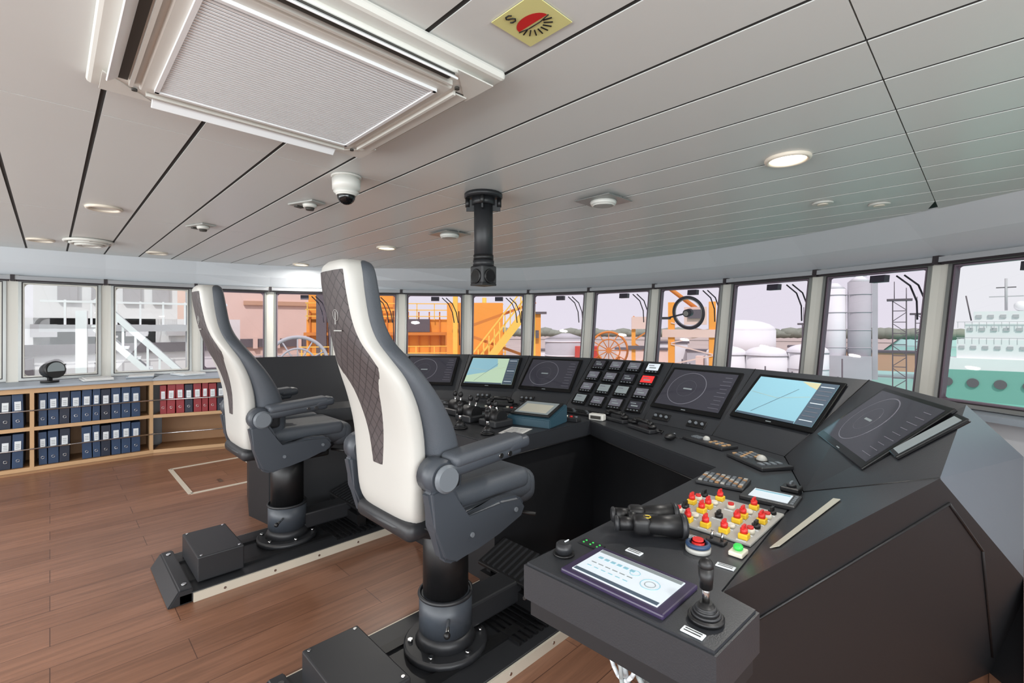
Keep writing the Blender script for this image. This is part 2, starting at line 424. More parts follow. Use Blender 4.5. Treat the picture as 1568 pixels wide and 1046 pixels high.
# ---------------------------------------------------------------- console
ZD=.80; ZR=1.15
R=[(-.05,2.08),(-.39,2.72),(-.96,2.95),(-1.52,3.05),(-2.20,3.06),(-2.76,2.93),(-3.27,2.68),(-3.80,2.30),(-4.17,1.12)]
F=[(-.47,1.95),(-.66,2.42),(-1.07,2.60),(-1.55,2.70),(-2.19,2.70),(-2.66,2.58),(-3.08,2.37),(-3.52,2.05),(-3.84,1.05)]
R3=[Vector((x,y,ZR)) for x,y in R]; F3=[Vector((x,y,ZD)) for x,y in F]
a=Vector((-.42,1.09,ZD)); bb=Vector((-.09,1.67,1.0)); g=Vector((.088,2.485,.5)); h=Vector((.092,2.59,.913)); f2=Vector((.1,2.925,0)); f0=Vector((-.62,1.30,0))
inner=[(-.83,.86),(-.82,2.02),(-1.78,2.45),(-1.80,1.62),(-2.72,1.62),(-2.74,2.22),(-3.18,1.98),(-3.50,1.02)]
rec=[(-.62,1.30),(-.74,1.34),(-.75,2.12),(-1.86,2.60),(-1.86,1.70),(-2.66,1.70),(-2.66,2.34),(-3.24,2.08),(-3.56,1.10)]
b=B('bridge_console')
top=[Vector((x,y,ZD)) for x,y in inner]+[F3[k] for k in range(8,-1,-1)]+[a,Vector((-.34,1.07,ZD)),Vector((-.35,.87,ZD))]
def bev_top(vs,z0,m):
    t=bmesh.new(); A=[t.verts.new(v) for v in vs]; C=[t.verts.new((v[0],v[1],z0)) for v in vs]; n=len(vs)
    t.faces.new(A); t.faces.new(C[::-1])
    for k in range(n): t.faces.new((A[k],A[(k+1)%n],C[(k+1)%n],C[k]))
    bmesh.ops.recalc_face_normals(t,faces=t.faces)
    es=[e for e in t.edges if all(abs(v.co.z-vs[0][2])<1e-6 for v in e.verts)]
    bmesh.ops.bevel(t,geom=es,offset=.006,segments=2,affect='EDGES')
    bmesh.ops.triangulate(t,faces=[f for f in t.faces if len(f.verts)>4])
    b.add(t,m)
bev_top(top,.71,'console')
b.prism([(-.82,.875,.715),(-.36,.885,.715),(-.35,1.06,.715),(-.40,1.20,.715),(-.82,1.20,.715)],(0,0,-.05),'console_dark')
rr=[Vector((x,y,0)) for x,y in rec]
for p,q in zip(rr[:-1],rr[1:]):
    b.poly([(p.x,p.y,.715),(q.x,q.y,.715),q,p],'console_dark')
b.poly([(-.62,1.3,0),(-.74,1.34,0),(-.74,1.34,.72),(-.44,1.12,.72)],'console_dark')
for k in range(len(R)-1):
    b.poly([F3[k],F3[k+1],R3[k+1],R3[k]],'console')
for k in range(1,len(R)-1):
    b.tube([F3[k]+Vector((0,0,.001)),R3[k]+Vector((0,0,.001))],.0025,'black',seg=5)
b.poly([F3[0],R3[0],bb],'console'); b.poly([F3[0],bb,a],'console')
b.tube([F3[0],bb],.0025,'black',seg=5)
OB=[h,Vector((-.22,3.0,1.05))]
for k in range(2,len(R)):
    t=(R3[min(k+1,len(R)-1)]-R3[k-1]).normalized(); n=Vector((t.y,-t.x,0)); 
    OB.append(R3[k]+n*.16+Vector((0,0,-.08)))
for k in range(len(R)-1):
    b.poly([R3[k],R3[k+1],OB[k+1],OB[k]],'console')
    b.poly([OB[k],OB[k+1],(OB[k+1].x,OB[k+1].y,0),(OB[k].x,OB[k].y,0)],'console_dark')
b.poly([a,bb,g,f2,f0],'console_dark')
b.poly([bb,R3[0],h,g],'console_side_reflection')
b.poly([h,g,f2,(h.x,h.y,0)],'console_side_reflection')
nrm=Vector((.772,-.342,-.282)).normalized()
def onf(p): 
    p=Vector(p); return p-nrm*((p-a).dot(nrm))+nrm*.002
s2_=onf((-.10,1.78,.92)); s3_=onf((.03,2.07,.68)); s4_=onf((.03,2.62,.10))
b.tube([onf(a.lerp(f0,.2)),s2_,s3_,s4_],.004,'black',seg=6)
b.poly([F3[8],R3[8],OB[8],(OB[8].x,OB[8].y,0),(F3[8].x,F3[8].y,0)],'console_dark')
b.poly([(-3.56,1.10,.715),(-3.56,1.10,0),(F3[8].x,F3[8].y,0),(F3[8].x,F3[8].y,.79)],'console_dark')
for p,q in zip(inner[:-1],inner[1:]):
    b.tube([(p[0],p[1],.708),(q[0],q[1],.708)],.005,'black',seg=5)
b.done()
b=B('laminated_instruction_card')
e1=(bb-a);e2=(F3[0]-a); fn=e1.cross(e2).normalized(); fn=fn if fn.z>0 else -fn
def fac(s,t): return a+e1*s+e2*t+fn*.003
b.prism([fac(.10,.22),fac(.16,.18),fac(.40,.42),fac(.34,.50)],fn*.002,'card_beige')
b.done()

def panelM(k,s=.5,t=.5,off=0.0):
    f=F3[k].lerp(F3[k+1],1-s) ; r=R3[k].lerp(R3[k+1],1-s)
    ex=(F3[k]-F3[k+1]+R3[k]-R3[k+1]).normalized()
    up=(R3[k]+R3[k+1]-F3[k]-F3[k+1]).normalized()
    nz=ex.cross(up).normalized(); up=nz.cross(ex).normalized()
    p=f.lerp(r,t)+nz*off
    return Matrix(((ex.x,up.x,nz.x,p.x),(ex.y,up.y,nz.y,p.y),(ex.z,up.z,nz.z,p.z),(0,0,0,1)))
def monitor(k,w,hh,kind,t=.56,s=.5):
    b=B('console_monitor',panelM(k,s,t,.009))
    b.box((0,0,0),(w,hh,.014),'black_gloss',bev=.004)
    sw,sh=w-.045,hh-.05
    z=.008
    if kind=='radar':
        b.box((0,0.004,z),(sw,sh,.002),'screen_off')
        cx=-.06*w/.5
        b.cyl((cx,0.004,z),(cx,.004,z+.002),sh*.44,'screen_ring',seg=48)
        b.cyl((cx,0.004,z+.001),(cx,.004,z+.0025),sh*.425,'screen_off',seg=48)
        b.torus((cx,.004,z+.002),sh*.22,.0008,'screen_ring',seg=30,rs=4)
        for q in range(9): b.box((sw*.40,sh*.40-q*sh*.1,z+.002),(sw*(.10+.05*((q*7)%3)/2),sh*.008,.001),'screen_ring')
        b.box((cx+.01,.0,z+.003),(.06,.010,.001),'screen_grey')
    elif kind in('map','chart'):
        b.box((0,0.004,z),(sw,sh,.002),'screen_map' if kind=='map' else 'screen_chart')
        b.box((sw*.40,.004,z+.0015),(sw*.2,sh,.001),'screen_side')
        if kind=='chart':
            b.poly([(-sw*.5,-sh*.2,z+.002),(-sw*.1,-sh*.05,z+.002),(sw*.1,sh*.2,z+.002),(sw*.05,sh*.5,z+.002),(-sw*.5,sh*.5,z+.002)],'screen_map')
        else:
            b.poly([(sw*.08,sh*.5,z+.002),(sw*.3,sh*.5,z+.002),(sw*.3,sh*.34,z+.002),(sw*.2,sh*.40,z+.002)],'screen_land')
        for q in range(9): b.box((sw*.40,sh*.42-q*sh*.1,z+.003),(sw*.15,sh*.014,.001),'screen_light' if q%4==0 else 'screen_ring')
        b.tube([(-sw*.3,-sh*.4,z+.003),(-sw*.1,-sh*.05,z+.003),(sw*.1,sh*.3,z+.003)],.0009,'screen_side',seg=5)
        b.tube([(-sw*.48,sh*.1,z+.003),(-sw*.1,sh*.02,z+.003),(sw*.28,sh*.15,z+.003)],.0007,'screen_land',seg=5)
        b.box((-sw*.1,-sh*.47,z+.002),(sw*.78,sh*.05,.001),'screen_side')
    b.box((0,-hh/2+.011,z),(.03,.004,.001),'screen_grey')
    b.done()
monitor(0,.54,.33,'radar',t=.64,s=.68)
monitor(1,.48,.32,'map',t=.60,s=.53)
monitor(2,.49,.34,'radar',t=.56)
monitor(4,.46,.33,'radar',t=.6)
monitor(5,.47,.33,'chart',t=.6)
monitor(6,.48,.33,'radar',t=.6)
b=B('instrument_display_cluster',panelM(3,.5,.52,.006))
for r in range(4):
    for c in range(4):
        x=(c-1.5)*.15-.0; y=(1.5-r)*.112
        b.box((x,y,.004),(.118,.094,.016),'black_gloss',bev=.004)
        m='screen_ring'
        if (r,c)==(0,3): m='screen_light'
        if (r,c)==(1,3): m='screen_red'
        if (r,c)in((2,1),(3,0),(2,2)): m='screen_grey'
        b.box((x,y+.006,.0125),(.09,.06,.002),'screen_off' if (r+c)%3==0 and m=='screen_ring' else m)
        b.box((x,y-.002,.0138),(.05,.010,.001),'screen_grey'); b.box((x-.015,y+.018,.0138),(.04,.006,.001),'screen_ring' if m!='screen_ring' else 'screen_grey')
        for q in(-.035,-.012,.012,.035): b.box((x+q,y-.037,.013),(.012,.007,.003),'disc_grey')
b.done()
# narrow status display on the aft end of the starboard panel
ey=(R3[0]-F3[0]).normalized(); nz=(bb-F3[0]).cross(R3[0]-F3[0]).normalized(); nz=nz if nz.z>0 else -nz
ex=ey.cross(nz); p=F3[0]*.16+R3[0]*.56+bb*.28+nz*.006
b=B('wing_status_display',Matrix(((ex.x,ey.x,nz.x,p.x),(ex.y,ey.y,nz.y,p.y),(ex.z,ey.z,nz.z,p.z),(0,0,0,1))))
b.box((0,0,0),(.075,.22,.014),'black_gloss',bev=.004); b.box((0,0,.008),(.055,.19,.002),'screen_grey'); b.done()

# ---------------------------------------------------------------- desk items
def desk(name,x,y,rz=0): return B(name,T(x,y,ZD+.001,rz))
b=desk('touchscreen_control_panel',-.60,.972)
b.box((0,0,.004),(.27,.165,.012),'bezel_purple',bev=.004); b.box((0,0,.0108),(.225,.13,.002),'screen_light')
b.box((0,.056,.012),(.22,.014,.001),'screen_grey'); b.box((0,-.056,.012),(.22,.012,.001),'screen_side')
b.torus((.06,-.0,.012),.022,.0012,'screen_map',seg=20,rs=4); b.torus((.06,.0,.012),.012,.001,'screen_grey',seg=20,rs=4); b.torus((.01,.02,.012),.012,.001,'screen_map',seg=20,rs=4)
for q in range(6):
    b.box((-.09+q*.018,.025,.012),(.012,.010,.001),'screen_map'); b.box((-.09+q*.02,-.005,.012),(.014,.003,.001),'screen_grey'); b.box((-.09+q*.02,-.025,.012),(.012,.003,.001),'screen_map')
b.done()
def joystick(x,y,s=1.0,rz=0):
    b=desk('joystick_controller',x,y,rz)
    b.cyl((0,0,0),(0,0,.012),.034*s,'black',bev=.003); b.cyl((0,0,.012),(0,0,.035*s),.028*s,'black',r2=.012*s)
    for q in range(3): b.torus((0,0,.014+q*.006*s),(.025-.004*q)*s,.003,'chair_dark',seg=24)
    b.cyl((0,0,.03*s),(0,0,.075*s),.007*s,'chrome'); b.cyl((0,0,.06*s),(0,0,.105*s),.012*s,'black',r2=.015*s,bev=.003)
    b.sph((0,0,.107*s),.014*s,'black'); b.done()
joystick(-.405,.955,1.05)
b=desk('rotary_knob',-.785,.965); b.cyl((0,0,0),(0,0,.005),.028,'black'); b.cyl((0,0,.005),(0,0,.03),.023,'chair_dark',r2=.020,bev=.003)
b.box((0,.012,.031),(.003,.016,.002),'label'); b.done()
b=desk('indicator_led_strip',-.765,1.06)
b.box((0,0,.001),(.07,.03,.003),'console_dark')
for q in range(3):
    for w in range(2): b.cyl((-.022+q*.022,-.006+w*.013,.002),(-.022+q*.022,-.006+w*.013,.004),.0028,'btn_green',seg=10)
b.done()
b=desk('push_button_panel',-.588,1.505)
b.box((0,0,.003),(.27,.30,.008),'panel_grey',bev=.003)
for i2 in range(5):
    for j in range(6):
        x=-.108+i2*.054; y=-.122+j*.049
        k=(i2*3+j*2)%6
        if i2==2 and j%2: continue
        if k in(0,1,3):
            b.box((x,y,.014),(.026,.026,.016),'knob_yellow',bev=.003); b.cyl((x,y,.020),(x,y,.036),.010,'knob_red',bev=.002)
            b.box((x,y,.040),(.006,.021,.009),'knob_red')
        elif k in(2,):
            b.cyl((x,y,.006),(x,y,.020),.012,'btn_white'); b.cyl((x,y,.020),(x,y,.026),.009,'knob_red')
        elif k==5:
            b.cyl((x,y,.006),(x,y,.018),.012,'btn_white',bev=.002)
        else:
            b.cyl((x,y,.006),(x,y,.018),.012,'black'); b.box((x,y,.023),(.007,.022,.012),'black')
        b.box((x,y-.022,.0075),(.026,.006,.002),'label')
b.done()
b=desk('emergency_stop_button',-.545,1.235)
b.cyl((0,0,0),(0,0,.012),.032,'panel_grey'); b.torus((0,0,.018),.026,.006,'binder_blue'); b.cyl((0,0,.01),(0,0,.024),.016,'knob_red'); b.cyl((0,0,.024),(0,0,.032),.018,'knob_red',bev=.004); b.done()
b=desk('illuminated_push_button',-.462,1.29)
b.box((0,0,.006),(.036,.046,.012),'btn_white',bev=.003); b.cyl((0,0,.012),(0,0,.026),.012,'btn_green',bev=.003); b.done()
b=desk('toggle_switch_block',-.53,1.32)
b.box((0,0,.004),(.05,.03,.008),'chair_dark',bev=.002)
for q in(-.014,.014): b.cyl((q,0,.008),(q,.006,.028),.004,'chrome',seg=10); 
b.done()
for x,y,rz in((-.60,1.30,8),(-.46,1.20,5),(-.405,.895,0),(-.66,1.105,0)):
    b=desk('desk_label_plate',x,y,rz); b.box((0,0,.001),(.044,.020,.003),'label',bev=.001)
    for q in(-.004,.004): b.box((0,q,.0028),(.034,.002,.0008),'black')
    b.done()
b=B('binoculars',T(-.70,1.245,ZD+.036,-48))
for sx in(-.036,.036):
    b.cyl((sx*1.05,-.02,0),(sx*1.15,.085,0),.022,'black',r2=.032,bev=.003)
    b.cyl((sx*1.15,.08,0),(sx*1.15,.098,0),.034,'chair_dark',bev=.003)
    b.box((sx*1.05,-.025,0),(.05,.05,.05),'black',bev=.015,seg=3)
    b.cyl((sx*.9,-.09,0),(sx*.9,-.045,0),.02,'black',r2=.018,bev=.003); b.cyl((sx*.9,-.10,0),(sx*.9,-.088,0),.022,'chair_dark',bev=.003)
    b.cyl((sx*1.15,.0985,0),(sx*1.15,.099,0),.026,'dome_black')
b.box((0,-.01,.004),(.04,.07,.018),'black',bev=.005); b.cyl((0,-.05,.004),(0,.03,.004),.011,'chair_dark'); b.cyl((0,-.055,.006),(0,-.035,.006),.015,'black')
b.torus((0.04,-.01,.024),.010,.0012,'knob_yellow',seg=16,rs=4); b.done()
b=desk('keypad_unit',-.714,1.84,8)
b.box((0,0,.006),(.17,.14,.012),'chair_dark',bev=.003)
for i2 in range(8):
    for j in range(6): b.box((-.07+i2*.02,-.052+j*.02,.014),(.013,.013,.005),('panel_grey','disc_grey','disc_grey','oak_dark')[(i2+j)%4])
b.done()
b=desk('small_touch_display',-.53,1.78,4)
b.box((0,0,.006),(.17,.13,.014),'chair_dark',bev=.003); b.box((0,0,.0135),(.12,.09,.002),'screen_light'); b.box((0,.03,.015),(.11,.012,.001),'screen_map')
for q in range(5): b.box((.072,-.04+q*.02,.014),(.01,.012,.003),'disc_grey')
b.done()
b=desk('selector_switch_box',-.505,1.93,0)
b.box((0,0,.008),(.06,.06,.016),'black',bev=.003); b.cyl((0,0,.016),(0,0,.026),.016,'chair_dark'); b.box((0,0,.029),(.006,.03,.008),'disc_grey'); b.done()
b=desk('trackball_control_unit',-.71,2.22,-35)
b.box((0,0,.008),(.24,.15,.016),'chair_dark',bev=.004); b.sph((.02,0,.018),.022,'panel_grey'); b.torus((.02,0,.017),.024,.003,'black')
for i2 in range(5):
    for j in range(4): b.box((-.10+i2*.018,-.045+j*.028,.018),(.012,.016,.005),'disc_grey' if (i2+j)%3 else 'oak')
for j in range(4): b.box((.075,-.045+j*.028,.018),(.03,.016,.005),'disc_grey')
b.done()
b=desk('trackball_control_unit',-1.0,2.40,-22)
b.box((0,0,.008),(.26,.11,.016),'chair_dark',bev=.004); b.sph((-.02,0,.018),.018,'panel_grey')
for i2 in range(5):
    for j in range(2): b.box((.03+i2*.02,-.02+j*.03,.018),(.013,.018,.005),'disc_grey' if i2%2 else 'oak')
for i2 in range(3): b.box((-.10+i2*.02,0,.018),(.013,.04,.005),'disc_grey')
b.done()
def handset(x,y,rz):
    b=desk('telephone_handset',x,y,rz)
    b.box((0,0,.012),(.07,.20,.024),'chair_dark',bev=.006)
    b.tube([(0,-.08,.045),(0,-.05,.055),(0,.05,.055),(0,.08,.045)],.013,'black'); 
    for s in(-.08,.08): b.cyl((0,s,.026),(0,s,.048),.024,'black',bev=.004)
    b.tube([(0.0,-.09,.02),(.03,-.12,.01),(.06,-.10,.008),(.07,-.05,.008)],.005,'black',seg=6); b.done()
handset(-1.40,2.44,68); handset(-1.66,2.56,75); handset(-2.60,2.44,118)
def mouse(x,y,rz):
    b=desk('computer_mouse',x,y,rz); b.sph((0,0,.018),.022,'black',scale=(1,1.7,.8)); b.cyl((0,.02,.03),(0,.034,.030),.004,'disc_grey',seg=10); b.tube([(0,.035,.008),(.02,.06,.005),(0,.09,.004)],.002,'black',seg=6); b.done()
mouse(-1.18,2.335,-20); mouse(-2.22,2.50,10)
for x,y,rz,w in((-1.98,2.60,0,.3),(-2.36,2.58,8,.28),(-2.94,2.20,28,.3)):
    b=desk('computer_keyboard',x,y,rz); b.box((0,0,.008),(w,.1,.014),'chair_dark',bev=.003)
    for i2 in range(12):
        for j in range(4): b.box((-w/2+.025+i2*(w-.05)/11,-.033+j*.022,.017),(.018,.017,.006),'disc_grey' if (i2+j)%5==0 else 'black')
    b.done()
for (k,s) in((2,.25),(2,.75),(4,.3),(5,.5)):
    b=B('dimmer_knob_plate',panelM(k,s,.10,.004)); b.box((0,0,0),(.12,.05,.006),'black',bev=.002)
    for q in(-.04,0,.04): b.cyl((q,0,.003),(q,0,.014),.009,'disc_grey',seg=14)
    b.done()
joystick(-2.18,1.72,1.3); joystick(-1.96,1.74,1.2); joystick(-2.45,1.72,1.2)
def lever(x,y,d):
    b=desk('thruster_lever_unit',x,y)
    b.box((0,0,.02),(.15,.15,.04),'chair_dark',bev=.008); b.cyl((-.055,0,.05),(.055,0,.05),.045,'black')
    for sx in(-.03,.03): b.cyl((sx,0,.06),(sx,d,.13),.006,'chrome'); b.sph((sx,d,.135),.016,'black',scale=(1,1,1.3))
    b.done()
lever(-2.10,1.93,-.03); lever(-2.32,1.92,.02); lever(-2.56,2.0,.0)
b=desk('desk_display_pod',-1.97,2.16,14)
b.prism([(-.15,-.12,0),(-.15,.12,0),(-.15,.12,.11),(-.15,-.12,.05)],(.30,0,0),'teal_box',bev=.006)
b.G=Matrix.Translation((0,0,.085))@Matrix.Rotation(math.atan(.25),4,'X')
b.box((0,0,.004),(.27,.21,.01),'black',bev=.003); b.box((0,0,.0098),(.23,.17,.002),'screen_grey'); b.box((0,-.01,.011),(.19,.12,.001),'card_beige'); b.G=Matrix.Identity(4); b.done()
for x,y,rz in((-1.90,1.90,20),(-2.28,2.10,-15),(-3.3,1.7,10),(-2.60,1.80,0)):
    b=desk('paper_sheet',x,y,rz); b.box((0,0,.001),(.13,.18,.002),'paper')
    for q in range(6): b.box((0,.06-q*.022,.0022),(.10,.004,.0005),'screen_off')
    b.done()
b=desk('desk_light_box',-1.76,2.50,10); b.box((0,0,.02),(.10,.05,.04),'white_plastic',bev=.006); b.box((0,-.026,.02),(.07,.003,.02),'vent_slot'); b.done()
for x,y in((-2.50,2.24),(-2.36,2.32),(-2.14,2.40),(-1.86,2.36)):
    b=desk('button_box',x,y,12); b.box((0,0,.012),(.11,.07,.024),'chair_dark',bev=.004)
    for q in range(3): b.cyl((-.034+q*.034,0,.024),(-.034+q*.034,0,.032),.010,('btn_white','knob_red','disc_grey')[q],seg=14)
    b.done()
b=B('hanging_cable_bundle')
for q in range(8):
    x=-.80+.014*q; y=1.16+.012*(q%4)
    pts=[]
    for k in range(15):
        t=k/14; ang=math.pi*t
        pts.append((x+.07*(1-math.cos(ang)), y+.05*math.sin(q*1.3)*t, .655-(.26+.035*(q%5))*math.sin(ang)))
    b.tube(pts,.008 if q%2 else .006,'cable' if q%3 else 'label',seg=7)
b.box((-.73,1.18,.655),(.2,.04,.02),'frame_alu')
b.done()

# ---------------------------------------------------------------- chairs
def sup(cx,cy,hw,hd,z,n=28,e=.55):
    out=[]
    for k in range(n):
        t=2*math.pi*k/n; c=math.cos(t);s=math.sin(t)
        out.append((cx+hw*math.copysign(abs(c)**e,c), cy+hd*math.copysign(abs(s)**e,s), z))
    return out
def smooth_rows(rows,sub=4):
    out=[]; n=len(rows)
    for i in range(n-1):
        p0=rows[max(i-1,0)];p1=rows[i];p2=rows[i+1];p3=rows[min(i+2,n-1)]
        for k in range(sub):
            t=k/sub
            out.append([.5*((2*b_)+(-a_+c_)*t+(2*a_-5*b_+4*c_-d_)*t*t+(-a_+3*b_-3*c_+d_)*t**3) for a_,b_,c_,d_ in zip(p0,p1,p2,p3)])
    out.append(list(rows[-1])); return out
def helm_chair(X,Y):
    root=bpy.data.objects.new('helm_chair',None); bpy.context.collection.objects.link(root); root.location=(X,Y,0)
    parts=[]
    b=B('back_shell')
    prof=[(.665,-.245,.13),(.685,-.283,.178),(.74,-.308,.203),(.85,-.315,.218),(1.0,-.325,.225),(1.12,-.352,.226),(1.22,-.39,.212),(1.29,-.423,.178),(1.35,-.45,.138),(1.42,-.472,.120),(1.52,-.492,.116),(1.585,-.50,.112),(1.615,-.50,.10),(1.632,-.487,.075)]
    rows=smooth_rows(prof)
    b.loft([sup(0,yr+.045,hw,.045,z) for z,yr,hw in rows],'chair_white')
    parts.append(b)
    b=B('back_quilt_panel')
    q=[(z,yr,hw) for z,yr,hw in rows if .86<z<1.60]
    L=[];n=len(q)
    for k,(z,yr,hw) in enumerate(q):
        t=k/(n-1); w=min(.05+.14*min(1,t*2.2),hw*.86)
        L.append((z,yr,w))
    t=bmesh.new(); prev=None
    for z,yr,w in L:
        row=[t.verts.new((x*w,yr-.003+ (0.0 if abs(x)<.85 else (.006 if abs(x)<.95 else .02)),z)) for x in(-1,-.9,-.5,0,.5,.9,1)]
        if prev:
            for k in range(6): t.faces.new((prev[k],prev[k+1],row[k+1],row[k]))
        prev=row
    b.add(t,'quilt',True)
    b.torus((.0,-.4805,1.44),.020,.0010,'panel_grey',(0,1,.15),seg=24,rs=4)
    b.box((0,-.4815,1.44),(.003,.002,.065),'panel_grey'); b.box((0,-.4725,1.385),(.06,.002,.004),'panel_grey')
    parts.append(b)
    b=B('back_cushion')
    pr=[(.70,-.17,.19,.06),(.74,-.16,.225,.085),(.85,-.155,.245,.095),(1.0,-.18,.25,.085),(1.12,-.228,.248,.07),(1.22,-.286,.232,.058),(1.29,-.33,.196,.052),(1.35,-.362,.148,.048),(1.42,-.385,.127,.045),(1.52,-.402,.122,.044),(1.59,-.41,.116,.04),(1.62,-.412,.098,.034),(1.634,-.412,.065,.02)]
    b.loft([sup(0,y+.0,hw,hd,z,e=.6) for z,y,hw,hd in smooth_rows(pr)],'chair_grey')
    parts.append(b)
    b=B('seat_cushion')
    b.box((0,.06,.72),(.48,.50,.12),'chair_grey',bev=.05,seg=5)
    b.box((0,.27,.705),(.47,.14,.15),'chair_grey',bev=.06,seg=5)
    for sx in(-.2,.2): b.box((sx,.05,.755),(.10,.44,.09),'chair_grey',bev=.04,seg=5)
    parts.append(b)
    b=B('seat_base')
    b.loft([sup(0,.02,.14,.15,.57),sup(0,.01,.19,.22,.60),sup(0,-.01,.22,.28,.64),sup(0,-.02,.225,.30,.675)],'chair_dark')
    b.box((0,-.23,.665),(.40,.16,.07),'chair_dark',bev=.03,seg=4)
    b.box((0,.05,.585),(.24,.34,.05),'black',bev=.01)
    b.cyl((.2,.2,.62),(.30,.24,.62),.008,'black',seg=10)
    parts.append(b)
    b=B('armrests')
    for s in(-1,1):
        x=(.30 if s>0 else .285)*s
        b.prism([(x-.03,-.31,.85),(x-.03,-.22,.87),(x-.03,-.175,.80),(x-.03,-.15,.71),(x-.03,.02,.745),(x-.03,.12,.735),(x-.03,.155,.69),(x-.03,.13,.645),(x-.03,.0,.635),(x-.03,-.10,.60),(x-.03,-.2,.575),(x-.03,-.25,.60),(x-.03,-.285,.72)],(.06,0,0),'chair_plastic',bev=.014,seg=3,smooth=False)
        b.cyl((s*.235,-.245,.885),(s*.325,-.245,.885),.060,'chair_plastic',bev=.008)
        b.cyl((s*.325,-.245,.885),(s*.35,-.245,.885),.048,'disc_grey',bev=.008)
        b.box((s*.24,-.20,.86),(.07,.14,.09),'chair_dark',bev=.02,seg=3)
        b.box((x,-.06,.915),(.085,.36,.05),'chair_plastic',bev=.018,seg=3,rot=(D(4),0,0))
        b.box((x,-.045,.945),(.10,.34,.045),'chair_grey',bev=.02,seg=4,rot=(D(4),0,0))
        b.box((x,.1,.945),(.10,.12,.05),'chair_plastic',bev=.02,seg=3,rot=(D(4),0,0))
        for yy in(.0,.045): b.cyl((x+s*.043,yy,.918),(x+s*.047,yy,.918),.010,'chrome',seg=14)
        for yy,zz in((-.13,.66),(.09,.69)): b.cyl((x+s*.03,yy,zz),(x+s*.036,yy,zz),.009,'disc_grey',seg=12)
        b.cyl((x-s*.03,-.04,.65),(s*.2,-.04,.65),.02,'black')
    parts.append(b)
    b=B('pedestal')
    b.cyl((0,0,.05),(0,0,.085),.175,'chair_dark',bev=.006); b.cyl((0,0,.085),(0,0,.13),.13,'chair_dark',r2=.108,bev=.004)
    b.cyl((0,0,.13),(0,0,.28),.112,'chair_plastic',bev=.006); b.cyl((0,0,.28),(0,0,.60),.096,'black',bev=.004)
    b.torus((0,0,.28),.11,.008,'chair_dark')
    for k in range(6):
        q=k*math.pi/3; b.cyl((.148*math.cos(q),.148*math.sin(q),.085),(.148*math.cos(q),.148*math.sin(q),.097),.011,'chrome',seg=6)
    b.cyl((.10,-.06,.22),(.17,-.12,.22),.007,'chrome',seg=8); b.sph((.17,-.12,.22),.013,'black')
    b.box((0,.24,.15),(.13,.32,.1),'chair_dark',bev=.01)
    parts.append(b)
    b=B('footrest')
    b.box((0,.46,.22),(.44,.20,.02),'black',rot=(D(18),0,0),bev=.004)
    for q in range(11): b.box((-.19+q*.038,.46,.233),(.012,.18,.006),'chair_dark',rot=(D(18),0,0))
    for sx in(-.17,.17): b.box((sx,.42,.13),(.03,.05,.16),'black')
    b.box((0,.40,.12),(.42,.06,.06),'black')
    parts.append(b)
    for p in parts:
        o=p.done(); o.parent=root
    return root
def chair_base(X,Y,y1):
    b=B('chair_floor_rail',T(X,0,0))
    y0=Y-.62
    b.box((0,(y0+y1)/2,.025),(.56,y1-y0,.05),'chair_dark',bev=.004)
    for s in(-1,1):
        b.box((s*.275,(y0+y1)/2+.03,.022),(.03,y1-y0-.06,.046),'rail_alu')
        for q in range(6): b.cyl((s*.292,y0+.2+q*(y1-y0)/6,.022),(s*.29,y0+.2+q*(y1-y0)/6,.022),.007,'chrome',seg=8)
        b.box((s*.14,(y0+y1)/2,.054),(.05,y1-y0-.1,.012),'black')
    b.prism([(-.28,y0-.05,.0),(-.28,y0+.06,.0),(-.28,y0+.06,.075),(-.28,y0+.0,.075)],(.56,0,0),'chair_dark',bev=.006)
    for sx in(-.22,.22): b.cyl((sx,y0+.03,.075),(sx,y0+.03,.08),.012,'chrome',seg=8)
    b.box((0.02,y0+.20,.125),(.40,.22,.13),'chair_dark',bev=.006)
    for sx in(-.16,.2):
        for yy in(.11,.29): b.cyl((sx,y0+yy,.19),(sx,y0+yy,.193),.007,'chrome',seg=8)
    for q in range(16): b.box((0,Y+.22+q*.035,.056),(.46,.014,.012),'black')
    b.done()
helm_chair(-1.62,1.20); chair_base(-1.62,1.20,2.15)
helm_chair(-3.14,1.08); chair_base(-3.12,1.08,1.95)

# ---------------------------------------------------------------- shelves
b=B('low_bookshelf')
def shelfrun(p0,p1,divs,depth=.5):
    p0=Vector((*p0,0));p1=Vector((*p1,0)); t=(p1-p0); L=t.length; ang=math.atan2(t.y,t.x)
    b.G=Matrix.Translation(p0)@Matrix.Rotation(ang,4,'Z')
    b.box((L/2,depth/2,.03),(L,depth,.06),'oak_dark'); b.box((L/2,depth/2,.425),(L,depth,.02),'oak')
    b.box((L/2,depth/2,.80),(L,depth,.025),'oak'); b.box((L/2,depth/2-.01,.825),(L+.02,depth+.06,.025),'sill_grey',bev=.004)
    b.box((L/2,depth*.8,.42),(L,.02,.8),'oak_dark')
    b.box((L/2,-.003,.425),(L,.012,.035),'oak'); b.box((L/2,-.003,.79),(L,.012,.05),'oak'); b.box((L/2,-.003,.045),(L,.012,.035),'oak')
    for d in divs: b.box((d,depth/2-.005,.42),(.03,depth+.01,.78),'oak')
    for z in(.60,.235): b.cyl((0,-.012,z),(L,-.012,z),.007,'chrome',seg=8)
    M=b.G.copy(); b.G=Matrix.Identity(4); return M
M1=shelfrun((-6.45,-1.6),(-6.36,.80),[.015,.78,1.48,2.385],.5)
M2=shelfrun((-6.36,.80),(-6.05,1.70),[.94],.5)
M3=shelfrun((-6.05,1.70),(-5.66,2.40),[.785],.4)
b.done()
